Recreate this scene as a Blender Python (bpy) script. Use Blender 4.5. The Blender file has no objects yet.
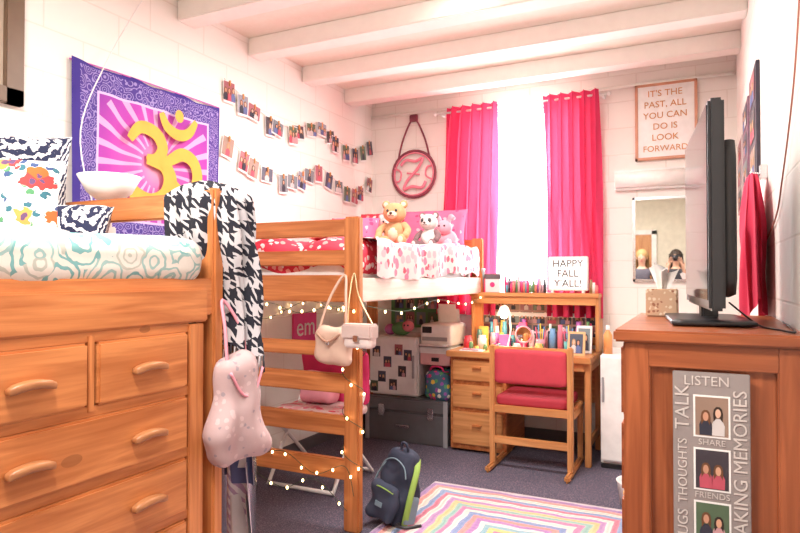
import bpy, bmesh, math, random
from mathutils import Vector, Matrix, noise
random.seed(4)
D=bpy.data; SC=bpy.context.scene
V=Vector
# ------------------------------------------------------------ materials
class NB:
    def __init__(s,name,rough=.6,metal=0.0):
        s.m=D.materials.new(name); s.m.use_nodes=True; s.t=s.m.node_tree
        s.b=s.t.nodes['Principled BSDF']; s.b.inputs['Roughness'].default_value=rough
        s.b.inputs['Metallic'].default_value=metal
    def lk(s,a,b):
        if hasattr(a,'is_output'): s.t.links.new(a,b)
        else: b.default_value=a
    def node(s,typ,ins={},**pr):
        n=s.t.nodes.new(typ)
        for k,v in pr.items(): setattr(n,k,v)
        for k,v in ins.items(): s.lk(v,n.inputs[k])
        return n
    def math(s,op,a,b=0.0,c=None):
        n=s.node('ShaderNodeMath',operation=op); s.lk(a,n.inputs[0]); s.lk(b,n.inputs[1])
        if c is not None: s.lk(c,n.inputs[2])
        return n.outputs[0]
    def co(s,kind='Object'): return s.node('ShaderNodeTexCoord').outputs[kind]
    def xyz(s,kind='Object'):
        n=s.node('ShaderNodeSeparateXYZ',{0:s.co(kind)}); return n.outputs
    def vec(s,x,y,z):
        n=s.node('ShaderNodeCombineXYZ',{0:x,1:y,2:z}); return n.outputs[0]
    def map(s,vec,scale=(1,1,1),loc=(0,0,0),rot=(0,0,0)):
        n=s.node('ShaderNodeMapping',{'Vector':vec}); n.inputs['Scale'].default_value=scale
        n.inputs['Location'].default_value=loc; n.inputs['Rotation'].default_value=rot; return n.outputs[0]
    def noise(s,vec,scale=5,detail=3,dist=0.0):
        return s.node('ShaderNodeTexNoise',{'Vector':vec,'Scale':scale,'Detail':detail,'Distortion':dist})
    def voro(s,vec,scale=5,**k):
        return s.node('ShaderNodeTexVoronoi',{'Vector':vec,'Scale':scale},**k)
    def ramp(s,fac,stops,interp='LINEAR'):
        n=s.node('ShaderNodeValToRGB',{0:fac}); cr=n.color_ramp; cr.interpolation=interp
        cr.elements[0].position=stops[0][0]; cr.elements[0].color=(*stops[0][1],1)
        cr.elements[1].position=stops[-1][0]; cr.elements[1].color=(*stops[-1][1],1)
        for p,c in stops[1:-1]:
            e=cr.elements.new(p); e.color=(*c,1)
        return n.outputs[0]
    def mix(s,f,a,b):
        n=s.node('ShaderNodeMix',data_type='RGBA'); s.lk(f,n.inputs[0])
        for v,i in((a,6),(b,7)):
            if isinstance(v,tuple): n.inputs[i].default_value=(*v,1)
            else: s.lk(v,n.inputs[i])
        return n.outputs[2]
    def out(s,col,bump=None,bs=.3,bd=.01):
        if isinstance(col,tuple): s.b.inputs['Base Color'].default_value=(*col,1)
        else: s.lk(col,s.b.inputs['Base Color'])
        if bump is not None:
            n=s.node('ShaderNodeBump',{'Height':bump,'Strength':bs,'Distance':bd}); s.lk(n.outputs[0],s.b.inputs['Normal'])
        return s.m
_c={}
def M(rgb,rough=.6,metal=0.0,emit=0.0,var=.06,nm=None):
    k=(rgb,rough,metal,emit)
    if k in _c: return _c[k]
    n=NB(nm or 'mat_%02d'%len(_c),rough,metal)
    nz=n.noise(n.co(),14,3).outputs[0]
    n.out(n.ramp(nz,[(.3,tuple(c*(1-var) for c in rgb)),(.7,tuple(min(1,c*(1+var)) for c in rgb))]))
    if emit:
        n.b.inputs['Emission Color'].default_value=(*rgb,1); n.b.inputs['Emission Strength'].default_value=emit
    _c[k]=n.m; return n.m
def wood(name,c1,c2,axis,rough=.42):
    n=NB(name,rough); sc=[16,16,16]; sc[axis]=1.3
    a=n.noise(n.map(n.co(),tuple(sc)),1.6,5,.9).outputs[0]
    sc2=[90,90,90]; sc2[axis]=3
    b=n.noise(n.map(n.co(),tuple(sc2)),1,2).outputs[0]
    f=n.math('ADD',n.math('MULTIPLY',a,.75),n.math('MULTIPLY',b,.25))
    col=n.ramp(f,[(.34,c2),(.5,tuple((p+q)/2 for p,q in zip(c1,c2))),(.62,c1)])
    kn=n.voro(n.map(n.co(),tuple(3.2 if i!=axis else 1.6 for i in range(3))),1.0)
    k=n.math('LESS_THAN',kn.outputs['Distance'],.05)
    col=n.mix(n.math('MULTIPLY',k,.45),col,tuple(c*.45 for c in c2))
    return n.out(col,f,.12,.004)
OR1=(.66,.25,.082); OR2=(.41,.122,.032)
WX,WY,WZ=[wood('pine_%s'%'xyz'[i],OR1,OR2,i) for i in range(3)]
LX,LY,LZ=[wood('pine_light_%s'%'xyz'[i],(.68,.32,.12),(.48,.19,.06),i) for i in range(3)]
RX,RY,RZ=[wood('pine_red_%s'%'xyz'[i],(.42,.12,.042),(.24,.06,.02),i,.35) for i in range(3)]
PALE=wood('pale_rail',(.88,.74,.66),(.78,.60,.5),1)
def blockmat(name,ax):
    n=NB(name,.7); o=n.xyz(); v=n.vec(o[ax],o[2],0.0)
    br=n.node('ShaderNodeTexBrick',{'Vector':v,'Scale':1.0,'Mortar Size':.006,'Mortar Smooth':.8,'Brick Width':.405,'Row Height':.203,'Bias':0.0})
    br.inputs['Color1'].default_value=(.86,.815,.765,1); br.inputs['Color2'].default_value=(.87,.83,.78,1); br.inputs['Mortar'].default_value=(.78,.725,.665,1)
    nz=n.noise(n.co(),60,3).outputs[0]
    h=n.math('SUBTRACT',n.math('MULTIPLY',nz,.25),br.outputs['Fac'])
    return n.out(br.outputs['Color'],h,.22,.005)
BLX=blockmat('block_wall_x',0); BLY=blockmat('block_wall_y',1)
def ceilmat():
    n=NB('ceiling_paint',.8); nz=n.noise(n.co(),30,3).outputs[0]
    return n.out(n.ramp(nz,[(.3,(.86,.80,.70)),(.7,(.88,.83,.74))]),nz,.1,.004)
CEIL=ceilmat(); BEAM=M((.91,.885,.83),.7,nm='beam_paint',var=.02)
def carpet():
    n=NB('carpet',.95); a=n.noise(n.co(),130,3).outputs[0]; b=n.voro(n.co(),220).outputs['Color']
    s=n.node('ShaderNodeSeparateColor',{0:b}).outputs[0]
    c=n.ramp(a,[(.3,(.045,.042,.07)),(.55,(.115,.10,.145)),(.75,(.20,.175,.22))])
    c=n.mix(n.math('MULTIPLY',n.math('GREATER_THAN',s,.86),.6),c,(.34,.25,.31))
    return n.out(c,a,.6,.01)
def rug():
    n=NB('braided_rug',.95); o=n.xyz()
    dx=n.math('ABSOLUTE',n.math('SUBTRACT',o[0],-.865)); dy=n.math('SUBTRACT',n.math('ABSOLUTE',n.math('SUBTRACT',o[1],2.50)),.48)
    w=n.noise(n.co(),7,1).outputs[0]
    d=n.math('MAXIMUM',dx,dy); d=n.math('ADD',d,n.math('MULTIPLY',n.math('SUBTRACT',w,.5),.045))
    f=n.math('DIVIDE',d,.66)
    cols=[(.75,.68,.6),(.62,.10,.28),(.75,.55,.14),(.16,.42,.50),(.72,.68,.64),(.36,.14,.45),(.75,.24,.20),(.12,.25,.52),(.76,.70,.62),(.62,.16,.36),(.2,.48,.42),(.76,.52,.2),(.42,.2,.48),(.76,.7,.64),(.62,.13,.22),(.15,.3,.55),(.76,.7,.6),(.7,.28,.24),(.30,.16,.42),(.6,.55,.6)]
    c=n.ramp(f,[(i/len(cols),x) for i,x in enumerate(cols)],'CONSTANT')
    nz=n.noise(n.co(),55,2).outputs[0]
    c=n.mix(n.math('MULTIPLY',nz,.5),c,(.70,.58,.58))
    wv=n.math('SINE',n.math('MULTIPLY',d,190.0))
    return n.out(c,n.math('ADD',wv,nz),.5,.008)
def spots(name,base,cols,scale,thr,rough=.85,co='Object',ring=None):
    n=NB(name,rough); v=n.co(co)
    dn=n.noise(v,scale*1.6,2); vv=n.node('ShaderNodeVectorMath',{0:v},operation='ADD')
    sc=n.node('ShaderNodeVectorMath',{0:dn.outputs['Color']},operation='SCALE'); sc.inputs['Scale'].default_value=.45/scale
    n.lk(sc.outputs[0],vv.inputs[1])
    vo=n.voro(vv.outputs[0],scale); r=n.node('ShaderNodeSeparateColor',{0:vo.outputs['Color']}).outputs[0]
    c=n.ramp(r,[(i/len(cols),x) for i,x in enumerate(cols)] if len(cols)>1 else [(0,cols[0]),(1,cols[0])],'CONSTANT')
    if ring: f=n.math('GREATER_THAN',n.math('SINE',n.math('MULTIPLY',vo.outputs['Distance'],ring)),thr)
    else: f=n.math('LESS_THAN',vo.outputs['Distance'],thr)
    return n.out(n.mix(f,base,c),n.noise(v,30,2).outputs[0],.15,.01)
def zig(name,a,b,scale,rot,dist=6.0,thr=.5):
    n=NB(name,.9); v=n.map(n.co(),(1,1,1),(0,0,0),rot)
    w=n.node('ShaderNodeTexWave',{'Vector':v,'Scale':scale,'Distortion':dist,'Detail':2.0,'Detail Scale':2.0})
    f=n.math('GREATER_THAN',w.outputs['Fac'],thr)
    return n.out(n.mix(f,a,b),n.noise(n.co(),120,2).outputs[0],.3,.004)
def throw_mat():
    n=NB('throw_weave',.95); o=n.xyz(); nz=n.noise(n.co(),11,2)
    s=n.node('ShaderNodeSeparateColor',{0:nz.outputs['Color']})
    j=n.math('MULTIPLY',n.math('SUBTRACT',s.outputs[0],.5),.07); j2=n.math('MULTIPLY',n.math('SUBTRACT',s.outputs[1],.5),.07)
    h=n.math('ADD',n.math('ADD',n.math('MULTIPLY',o[0],.93),n.math('MULTIPLY',o[1],.5)),j); z=n.math('ADD',o[2],j2); k=20.0
    fr=lambda e,kk,t=.5:n.math('LESS_THAN',n.math('FRACT',n.math('MULTIPLY',n.math('ADD',e,10.0),kk)),t)
    a=fr(h,k,.52); b=fr(z,k*.6,.5); d=fr(n.math('ADD',h,z),k*1.7,.42)
    ab=n.math('MULTIPLY',a,b); xr=n.math('ABSOLUTE',n.math('SUBTRACT',a,b))
    f=n.math('ADD',ab,n.math('MULTIPLY',xr,d))
    c=n.mix(f,(.014,.014,.024),(.52,.50,.52))
    return n.out(c,n.noise(n.co(),160,2).outputs[0],.4,.004)
def flower_mat():
    n=NB('pillow_flowers',.9); o=n.xyz()
    h=n.math('ADD',n.math('MULTIPLY',o[0],.766),n.math('MULTIPLY',o[1],.643)); v=n.vec(h,o[2],0.0)
    vo=n.voro(v,13,voronoi_dimensions='2D')
    nz=n.noise(v,45,1,.3).outputs[0]
    d=n.math('ADD',vo.outputs['Distance'],n.math('MULTIPLY',n.math('SUBTRACT',nz,.5),.55))
    r=n.node('ShaderNodeSeparateColor',{0:vo.outputs['Color']}).outputs[1]
    fl=n.ramp(r,[(0,(.72,.10,.02)),(.3,(.80,.25,.06)),(.55,(.60,.04,.04)),(.8,(.75,.28,.16))],'CONSTANT')
    inner=n.mix(n.math('LESS_THAN',d,.10),fl,(.10,.05,.12))
    c=n.mix(n.math('LESS_THAN',d,.34),(.82,.77,.72),inner)
    v2=n.voro(n.map(v,(1,1,.5),(.3,.1,.2),(0,0,.7)),30,voronoi_dimensions='2D')
    lf=n.math('MULTIPLY',n.math('LESS_THAN',v2.outputs['Distance'],.33),n.math('MULTIPLY',n.math('GREATER_THAN',d,.36),n.math('LESS_THAN',d,.60)))
    r2=n.node('ShaderNodeSeparateColor',{0:v2.outputs['Color']}).outputs[0]
    c=n.mix(lf,c,n.ramp(r2,[(0,(.03,.12,.16)),(.4,(.07,.22,.10)),(.7,(.04,.07,.17))],'CONSTANT'))
    return n.out(c,nz,.1,.005)
def tapestry_mat():
    n=NB('tapestry_cloth',.9); o=n.xyz(); Y=n.math('SUBTRACT',o[1],2.47); Z=n.math('SUBTRACT',o[2],1.90)
    ang=n.math('ARCTAN2',Z,Y); r=n.math('SQRT',n.math('ADD',n.math('MULTIPLY',Y,Y),n.math('MULTIPLY',Z,Z)))
    ray=n.math('SINE',n.math('MULTIPLY',ang,24.0))
    base=n.ramp(n.math('DIVIDE',r,.5),[(0,(.86,.42,.52)),(.3,(.70,.11,.42)),(.6,(.46,.06,.42)),(1,(.28,.05,.38))])
    rayf=n.math('MULTIPLY',n.math('GREATER_THAN',ray,.45),n.math('LESS_THAN',n.math('ABSOLUTE',n.math('SUBTRACT',r,.27)),.15))
    c=n.mix(n.math('MULTIPLY',rayf,.6),base,(.88,.58,.80))
    bx=n.math('SUBTRACT',.50,n.math('ABSOLUTE',Y)); bz=n.math('SUBTRACT',.44,n.math('ABSOLUTE',Z))
    e=n.math('MINIMUM',bx,bz)
    vo=n.voro(n.vec(o[1],o[2],0.0),26)
    p=n.math('GREATER_THAN',n.math('SINE',n.math('MULTIPLY',vo.outputs['Distance'],24.0)),.45)
    bc=n.mix(p,(.075,.045,.27),(.32,.26,.56))
    c=n.mix(n.math('LESS_THAN',e,.125),c,bc)
    c=n.mix(n.math('LESS_THAN',n.math('ABSOLUTE',n.math('SUBTRACT',e,.128)),.006),c,(.65,.5,.80))
    c=n.mix(n.math('LESS_THAN',e,.02),c,(.05,.03,.25))
    return n.out(c,n.noise(n.co(),9,2).outputs[0],.25,.02)
# ------------------------------------------------------------ mesh builder
def catmull(P,k=6,closed=False):
    P=[V(p) for p in P]; n=len(P); o=[]
    rng=range(n if closed else n-1)
    for i in rng:
        if closed: a,b,c,d=P[(i-1)%n],P[i],P[(i+1)%n],P[(i+2)%n]
        else: a,b,c,d=P[max(i-1,0)],P[i],P[i+1],P[min(i+2,n-1)]
        for j in range(k):
            t=j/k; o.append(.5*((2*b)+(c-a)*t+(2*a-5*b+4*c-d)*t*t+(3*b-a-3*c+d)*t*t*t))
    if not closed: o.append(P[-1])
    return o
class MB:
    def __init__(s,name): s.n=name; s.v=[]; s.f=[]; s.m=[]; s.sm=[]; s.mats=[]; s.X=Matrix()
    def mi(s,m):
        if m not in s.mats: s.mats.append(m)
        return s.mats.index(m)
    def add(s,vs,fs,mat,smooth=False):
        o=len(s.v); s.v+= [s.X@V(p) for p in vs]
        for i,f in enumerate(fs):
            s.f.append([o+k for k in f]); s.m.append(s.mi(mat(i) if callable(mat) else mat)); s.sm.append(smooth)
        return s
    def box(s,lo,hi,mat,bev=.004,rot=None):
        lo=V(lo);hi=V(hi);c=(lo+hi)/2;h=(hi-lo)/2; bm=bmesh.new(); bmesh.ops.create_cube(bm,size=2)
        for v in bm.verts: v.co=V((v.co.x*h.x,v.co.y*h.y,v.co.z*h.z))
        if bev: bmesh.ops.bevel(bm,geom=bm.edges[:],offset=min(bev,min(abs(x) for x in h)*.8),segments=2,affect='EDGES')
        R=rot if rot else Matrix()
        vs=[R.to_3x3()@v.co+c for v in bm.verts]; bm.verts.index_update(); fs=[[v.index for v in f.verts] for f in bm.faces]; bm.free()
        return s.add(vs,fs,mat)
    def rbox(s,lo,hi,r,mat,n=12,amp=0,ns=6,rot=None,fn=None):
        lo=V(lo);hi=V(hi);c=(lo+hi)/2;h=(hi-lo)/2; r=min(r,min(h)*.999); vs=[];idx={};fs=[]
        def vid(p):
            k=tuple(round(x,5) for x in p)
            if k not in idx:
                P=V([p[i]*h[i] for i in range(3)]); Q=V([max(-(h[i]-r),min(h[i]-r,P[i])) for i in range(3)]); d=P-Q
                if d.length>1e-7: P=Q+d.normalized()*r; nn=d.normalized()
                else: nn=P.normalized()
                if amp: P=P+nn*amp*noise.noise((P+c)*ns)
                if fn: P=fn(P)
                if rot: P=rot.to_3x3()@P
                idx[k]=len(vs); vs.append(P+c)
            return idx[k]
        L=[]
        for ax in range(3):
            ii=[-1+2*i/n for i in range(n+1)]
            L.append(ii)
        for ax in range(3):
            for sg in(-1,1):
                a,b=(ax+1)%3,(ax+2)%3
                for i in range(n):
                    for j in range(n):
                        q=[]
                        for di,dj in((0,0),(1,0),(1,1),(0,1)):
                            p=[0,0,0];p[ax]=sg;p[a]=L[a][i+di];p[b]=L[b][j+dj];q.append(vid(p))
                        fs.append(q if sg>0 else q[::-1])
        return s.add(vs,fs,mat,True)
    def ell(s,c,r,mat,seg=20,rings=12,rot=None,amp=0,ns=8):
        vs=[];fs=[];c=V(c); r=V(r) if hasattr(r,'__len__') else V((r,r,r))
        for i in range(rings+1):
            th=math.pi*i/rings
            for j in range(seg):
                ph=2*math.pi*j/seg; d=V((math.sin(th)*math.cos(ph),math.sin(th)*math.sin(ph),math.cos(th)))
                P=V((d.x*r.x,d.y*r.y,d.z*r.z))
                if amp: P=P*(1+amp*noise.noise((P+c)*ns))
                if rot: P=rot.to_3x3()@P
                vs.append(P+c)
        for i in range(rings):
            for j in range(seg): fs.append([i*seg+j,(i+1)*seg+j,(i+1)*seg+(j+1)%seg,i*seg+(j+1)%seg])
        return s.add(vs,fs,mat,True)
    def lathe(s,prof,c,mat,seg=24,sx=1,sy=1):
        vs=[];fs=[];c=V(c)
        for r,z in prof:
            for j in range(seg):
                a=2*math.pi*j/seg; vs.append(c+V((r*math.cos(a)*sx,r*math.sin(a)*sy,z)))
        for i in range(len(prof)-1):
            for j in range(seg): fs.append([i*seg+j,i*seg+(j+1)%seg,(i+1)*seg+(j+1)%seg,(i+1)*seg+j])
        return s.add(vs,fs,mat,True)
    def cyl(s,p0,p1,r,mat,seg=14,r2=None): return s.tube([p0,p1],r,mat,seg,smoothpath=False,r2=r2)
    def tube(s,pts,r,mat,seg=8,smoothpath=True,closed=False,r2=None,flat=1.0):
        P=catmull(pts,6,closed) if smoothpath and len(pts)>2 else [V(p) for p in pts]
        vs=[];fs=[];n=len(P); up=None
        for i,p in enumerate(P):
            if closed: t=P[(i+1)%n]-P[i-1]
            else: t=P[min(i+1,n-1)]-P[max(i-1,0)]
            t=t.normalized() if t.length>1e-9 else V((0,0,1))
            if up is None: up=V((0,0,1)) if abs(t.z)<.9 else V((1,0,0))
            a=t.cross(up)
            if a.length<1e-4: a=t.cross(V((1,.3,.2)))
            a.normalize(); b=a.cross(t).normalized(); up=b
            rr=r if r2 is None else r+(r2-r)*i/(n-1)
            for j in range(seg):
                an=2*math.pi*j/seg; vs.append(p+a*math.cos(an)*rr+b*math.sin(an)*rr*flat)
        for i in range(n if closed else n-1):
            for j in range(seg):
                k=(i+1)%n; fs.append([i*seg+j,i*seg+(j+1)%seg,k*seg+(j+1)%seg,k*seg+j])
        if not closed: fs.append(list(range(seg))[::-1]); fs.append([(n-1)*seg+j for j in range(seg)])
        return s.add(vs,fs,mat,True)
    def grid(s,fn,nu,nv,mat,smooth=True):
        vs=[fn(i/nu,j/nv) for i in range(nu+1) for j in range(nv+1)]
        fs=[[i*(nv+1)+j,(i+1)*(nv+1)+j,(i+1)*(nv+1)+j+1,i*(nv+1)+j+1] for i in range(nu) for j in range(nv)]
        return s.add(vs,fs,mat,smooth)
    def pillow(s,c,w,h,t,mat,rot=None,n=16,amp=.01):
        R=(rot or Matrix()).to_3x3(); c=V(c)
        for sg in(1,-1):
            def fn(u,v):
                a=2*u-1;b=2*v-1; th=max(0,(1-a**4))**.5*max(0,(1-b**4))**.5
                pin=1-.07*(1-abs(a)**2)*abs(b)**3; pin2=1-.07*(1-abs(b)**2)*abs(a)**3
                P=V((a*w/2*pin2,sg*th*t/2,b*h/2*pin)); P.y+=sg*th*amp*noise.noise(P*14+c*3)
                return c+R@P
            s.grid(fn,n,n,mat)
        return s
    def poly(s,pts,mat): return s.add(pts,[list(range(len(pts)))],mat)
    def disc(s,c,U,W,ru,rw,mat,seg=16): return s.poly([V(c)+V(U)*ru*math.cos(2*math.pi*i/seg)+V(W)*rw*math.sin(2*math.pi*i/seg) for i in range(seg)],mat)
    def rect(s,c,U,W,w,h,mat):
        c=V(c);U=V(U)*w/2;W=V(W)*h/2; return s.poly([c-U-W,c+U-W,c+U+W,c-U+W],mat)
    def text(s,txt,c,U,W,size,mat,ext=.001,align='CENTER',spacing=1.0):
        cu=D.curves.new('t','FONT'); cu.body=txt; cu.size=size; cu.extrude=ext; cu.align_x=align; cu.align_y='CENTER'; cu.resolution_u=3; cu.space_line=spacing
        ob=D.objects.new('t',cu); SC.collection.objects.link(ob); bpy.context.view_layer.update()
        me=D.meshes.new_from_object(ob.evaluated_get(bpy.context.evaluated_depsgraph_get()))
        U=V(U);W=V(W);N=U.cross(W); vs=[V(c)+U*v.co.x+W*v.co.y+N*v.co.z for v in me.vertices]
        s.add(vs,[list(p.vertices) for p in me.polygons],mat); D.objects.remove(ob); return s
    def done(s):
        me=D.meshes.new(s.n); me.from_pydata([tuple(p) for p in s.v],[],s.f)
        for m in s.mats: me.materials.append(m)
        for p,mi,sm in zip(me.polygons,s.m,s.sm): p.material_index=mi; p.use_smooth=sm
        me.update(); o=D.objects.new(s.n,me); SC.collection.objects.link(o); return o
XA,YA,ZA=V((1,0,0)),V((0,1,0)),V((0,0,1)); nY=V((0,-1,0)); nX=V((-1,0,0))
SK=[(.62,.34,.22),(.55,.28,.18),(.68,.42,.30)]
HR=[(.03,.015,.01),(.15,.06,.025),(.42,.25,.10)]
def snap(mb,c,U,W,w,h,seed,n=2):
    R=random.Random(seed); U=V(U);W=V(W);N=U.cross(W); c=V(c)
    mb.rect(c,U,W,w,h,M(R.choice([(.05,.06,.10),(.16,.2,.22),(.3,.2,.15),(.05,.04,.05),(.09,.14,.08),(.28,.30,.36),(.35,.12,.14)]),.4))
    for i in range(n):
        x=(i-(n-1)/2)*w*.34+R.uniform(-.03,.03)*w; y=-h*.02+R.uniform(-.06,.06)*h
        cm=M(R.choice([(.6,.56,.55),(.03,.03,.05),(.5,.08,.12),(.1,.14,.32),(.55,.3,.32)]),.6)
        b=c+U*x+N*.0008
        mb.poly([b+U*w*a+W*h*q for a,q in((-.19,-.48),(.19,-.48),(.20,-.22),(.15,-.12),(.05,-.06+y/h*.5),(-.05,-.06+y/h*.5),(-.15,-.12),(-.20,-.22))],cm)
        mb.poly([b+U*w*a+W*(y+h*q)+N*.0006 for a,q in((-.13,-.16),(-.06,-.05),(.06,-.05),(.13,-.16),(.15,.04),(.12,.17),(.05,.23),(-.05,.23),(-.12,.17),(-.15,.04))],M(R.choice(HR),.6))
        mb.disc(b+W*(y+h*.06)+N*.0012,U,W,w*.085,h*.115,M(R.choice(SK),.6))
WHT=M((.86,.84,.82),.5); BLK=M((.015,.015,.018),.35); SIL=M((.7,.7,.72),.25,1.0); GRY=M((.35,.35,.37),.5)
PINK=M((.76,.04,.18),.8); LP=M((.82,.34,.42),.7)
# ------------------------------------------------------------ room shell
XL,XR,YB,YF,ZC=-2.668,.262,4.98,-1.6,2.88
m=MB('floor'); m.box((XL-.15,YF-.15,-.1),(XR+.15,YB+.15,0),carpet(),0); m.done()
m=MB('wall_left'); m.box((XL-.15,YF-.15,0),(XL,YB+.15,ZC),BLY,0); m.done()
m=MB('wall_right'); m.box((XR,YF-.15,0),(XR+.15,YB+.15,ZC),BLY,0); m.done()
m=MB('wall_front'); m.box((XL,YF-.15,0),(XR,YF,ZC),M((.78,.72,.60),.8),0); m.done()
wx0,wx1,wz0,wz1=-1.82,-.80,1.02,2.68
m=MB('wall_back')
m.box((XL,YB,0),(wx0,YB+.15,ZC),BLX,0).box((wx1,YB,0),(XR,YB+.15,ZC),BLX,0).box((wx0,YB,0),(wx1,YB+.15,wz0),BLX,0).box((wx0,YB,wz1),(wx1,YB+.15,ZC),BLX,0); m.done()
m=MB('ceiling'); m.box((XL-.15,YF-.15,ZC),(XR+.15,YB+.15,ZC+.1),CEIL,0); m.done()
for y in (4.55,3.93,3.31,2.69,2.07,1.45,.83,.21):
    m=MB('ceiling_beam'); m.box((XL,y-.07,2.765),(XR,y+.07,ZC),BEAM,.006); m.done()
m=MB('window_1')
WF=M((.9,.9,.9),.4)
m.box((wx0,YB+.04,wz0),(wx0+.05,YB+.1,wz1),WF).box((wx1-.05,YB+.04,wz0),(wx1,YB+.1,wz1),WF).box((wx0,YB+.04,wz1-.05),(wx1,YB+.1,wz1),WF).box((wx0,YB+.04,wz0),(wx1,YB+.1,wz0+.05),WF).box((-1.08,YB+.05,wz0),(-1.05,YB+.09,wz1),WF); m.done()
m=MB('trim_1'); m.box((wx0-.03,YB-.05,wz0-.04),(wx1+.03,YB+.04,wz0),WHT); m.done()
m=MB('trim_2'); m.cyl((XL+.01,4.955,2.745),(XR-.01,4.955,2.745),.013,BEAM,12); m.done()
m=MB('baseboard_back'); m.box((XL+.013,YB-.012,0),(XR-.013,YB-.001,.09),M((.12,.11,.12),.5)); m.done()
m=MB('baseboard_left'); m.box((XL+.001,YF,0),(XL+.012,YB,.09),M((.12,.11,.12),.5)); m.done()
m=MB('door_1'); m.box((-1.6,YF+.002,0),(-.7,YF+.045,2.03),LZ,.004).ell((-.78,YF+.08,1.0),.03,SIL).cyl((-.78,YF+.04,1.0),(-.78,YF+.08,1.0),.012,SIL).box((-1.68,YF+.002,0),(-1.6,YF+.06,2.1),WHT).box((-.7,YF+.002,0),(-.62,YF+.06,2.1),WHT).box((-1.68,YF+.002,2.03),(-.62,YF+.06,2.11),WHT); m.done()
# ------------------------------------------------------------ curtains
def curtmat():
    n=NB('curtain_fabric',.85); n.out((.74,.045,.15),n.noise(n.co(),200,2).outputs[0],.2,.002)
    tr=n.node('ShaderNodeBsdfTranslucent'); tr.inputs[0].default_value=(.80,.10,.20,1)
    mx=n.node('ShaderNodeMixShader',{0:.15}); n.lk(n.b.outputs[0],mx.inputs[1]); n.lk(tr.outputs[0],mx.inputs[2])
    n.lk(mx.outputs[0],n.t.nodes['Material Output'].inputs[0]); return n.m
CUR=curtmat()
for (a0,a1,b0,b1,nf) in((-1.90,-1.46,-1.99,-1.475,5),(-1.09,-.665,-1.06,-.64,5)):
    m=MB('curtain')
    def fn(u,v):
        z=2.73-v*1.74; e=v**.8; x0=a0+(b0-a0)*e; x1=a1+(b1-a1)*e; ph=2*math.pi*nf*u
        return V((x0+(x1-x0)*u+.012*math.sin(ph*2+v*3),4.885+.048*math.sin(ph+.6*math.sin(v*5))+.010*noise.noise(V((u*6,v*4,a0))),z))
    m.grid(fn,90,30,CUR); 
    for i in range(nf):
        u=(i+.25)/nf; m.tube([(a0+(a1-a0)*u+.02*math.cos(t),4.935,2.69+.02*math.sin(t)) for t in [k*math.pi/4 for k in range(8)]],.004,SIL,6,True,True)
    m.done()
m=MB('curtain_rod'); m.cyl((-2.0,4.895,2.69),(-.6,4.895,2.69),.009,WHT).ell((-2.01,4.895,2.69),.016,WHT).ell((-.59,4.895,2.69),.016,WHT).box((-1.96,4.89,2.67),(-1.94,4.98,2.70),WHT).box((-.645,4.89,2.67),(-.625,4.98,2.70),WHT); m.done()
# ------------------------------------------------------------ left loft bed + dresser
def bedframe(m,x0,x1,y0,y1,rungs,side,ladder_end):
    zt=1.61
    for y in(y0,y1-.05):
        for x in(x0,x1-.09):
            m.box((x,y,0),(x+.09,y+.05,zt),WZ,.008)
        m.box((x0+.02,y+.01,1.51),(x1-.02,y+.042,1.60),WX,.006)
        m.box((x0+.02,y+.01,1.36),(x1-.02,y+.042,1.44),WX,.006)
        m.box((x0+.02,y+.006,1.17),(x1-.02,y+.046,1.31),WX,.006)
    for x in(x0+.01,x1-.045):
        m.box((x,y0+.04,1.17),(x+.035,y1-.04,1.295),side,.005)
    for z,h in rungs: m.box((x0+.02,ladder_end+.006,z-h/2),(x1-.02,ladder_end+.042,z+h/2),WX,.006)
    m.box((x0+.04,y0+.05,1.2),(x1-.04,y1-.05,1.23),WX,0)
m=MB('loft_bed')
bedframe(m,-2.63,-1.50,-.36,1.70,[(.32,.1)],WY,1.65)
m.box((-1.545,-.3,1.15),(-1.497,1.62,1.262),WY,.006)
m.rbox((-2.6,-.3,1.23),(-1.56,1.63,1.36),.05,WHT,8); m.done()
m=MB('dresser')
m.box((-2.15,.76,.0),(-1.52,1.60,1.14),WY,.004)
m.box((-1.525,.76,0),(-1.498,.80,1.145),WZ,.003).box((-1.525,1.535,0),(-1.498,1.60,1.145),WZ,.003)
m.box((-1.53,1.163,.93),(-1.5,1.183,1.14),WZ,.002)
rows=[(.945,1.12),(.745,.915),(.545,.715),(.33,.515),(.1,.30)]
HW=wood('handle_wood',(.44,.19,.075),(.32,.115,.04),1)
for i,(a,b) in enumerate(rows):
    m.box((-1.53,.80,b),(-1.505,1.54,b+.03),WY,.002)
    segs=[(.81,1.158),(1.188,1.525)] if i==0 else [(.81,1.525)]
    for s0,s1 in segs:
        m.box((-1.53,s0,a),(-1.492,s1,b),WY,.007)
    for yc in (.99,1.36):
        zc=(a+b)/2
        m.rbox((-1.494,yc-.062,zc-.013),(-1.458,yc+.062,zc+.010),.010,HW,8,fn=lambda P:V((P.x*(1-120*P.y*P.y*1.2) if P.x>0 else P.x,P.y,P.z-3.0*P.y*P.y+.004)))
m.done()
FL=spots('comforter_floral',(.70,.655,.59),[(.17,.38,.38),(.30,.46,.44),(.45,.46,.40)],11,.45,ring=28)
m=MB('comforter'); m.rbox((-2.62,-.28,1.27),(-1.50,1.62,1.425),.06,FL,40,.035,4.5); m.done()
FP=flower_mat()
BW=zig('pillow_geo',(.70,.69,.71),(.015,.02,.06),20,(0,.8,.6),5,.45)
def RZX(az,tx=0,ry=0): return Matrix.Rotation(math.radians(az),4,'Z')@Matrix.Rotation(math.radians(tx),4,'X')@Matrix.Rotation(math.radians(ry),4,'Y')
m=MB('floral_pillow'); m.pillow((-2.00,1.17,1.535),.46,.29,.15,FP,RZX(40,-12)); m.done()
m=MB('geometric_pillow'); m.pillow((-2.37,1.46,1.635),.46,.46,.15,BW,RZX(48,-12)); m.done()
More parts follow.
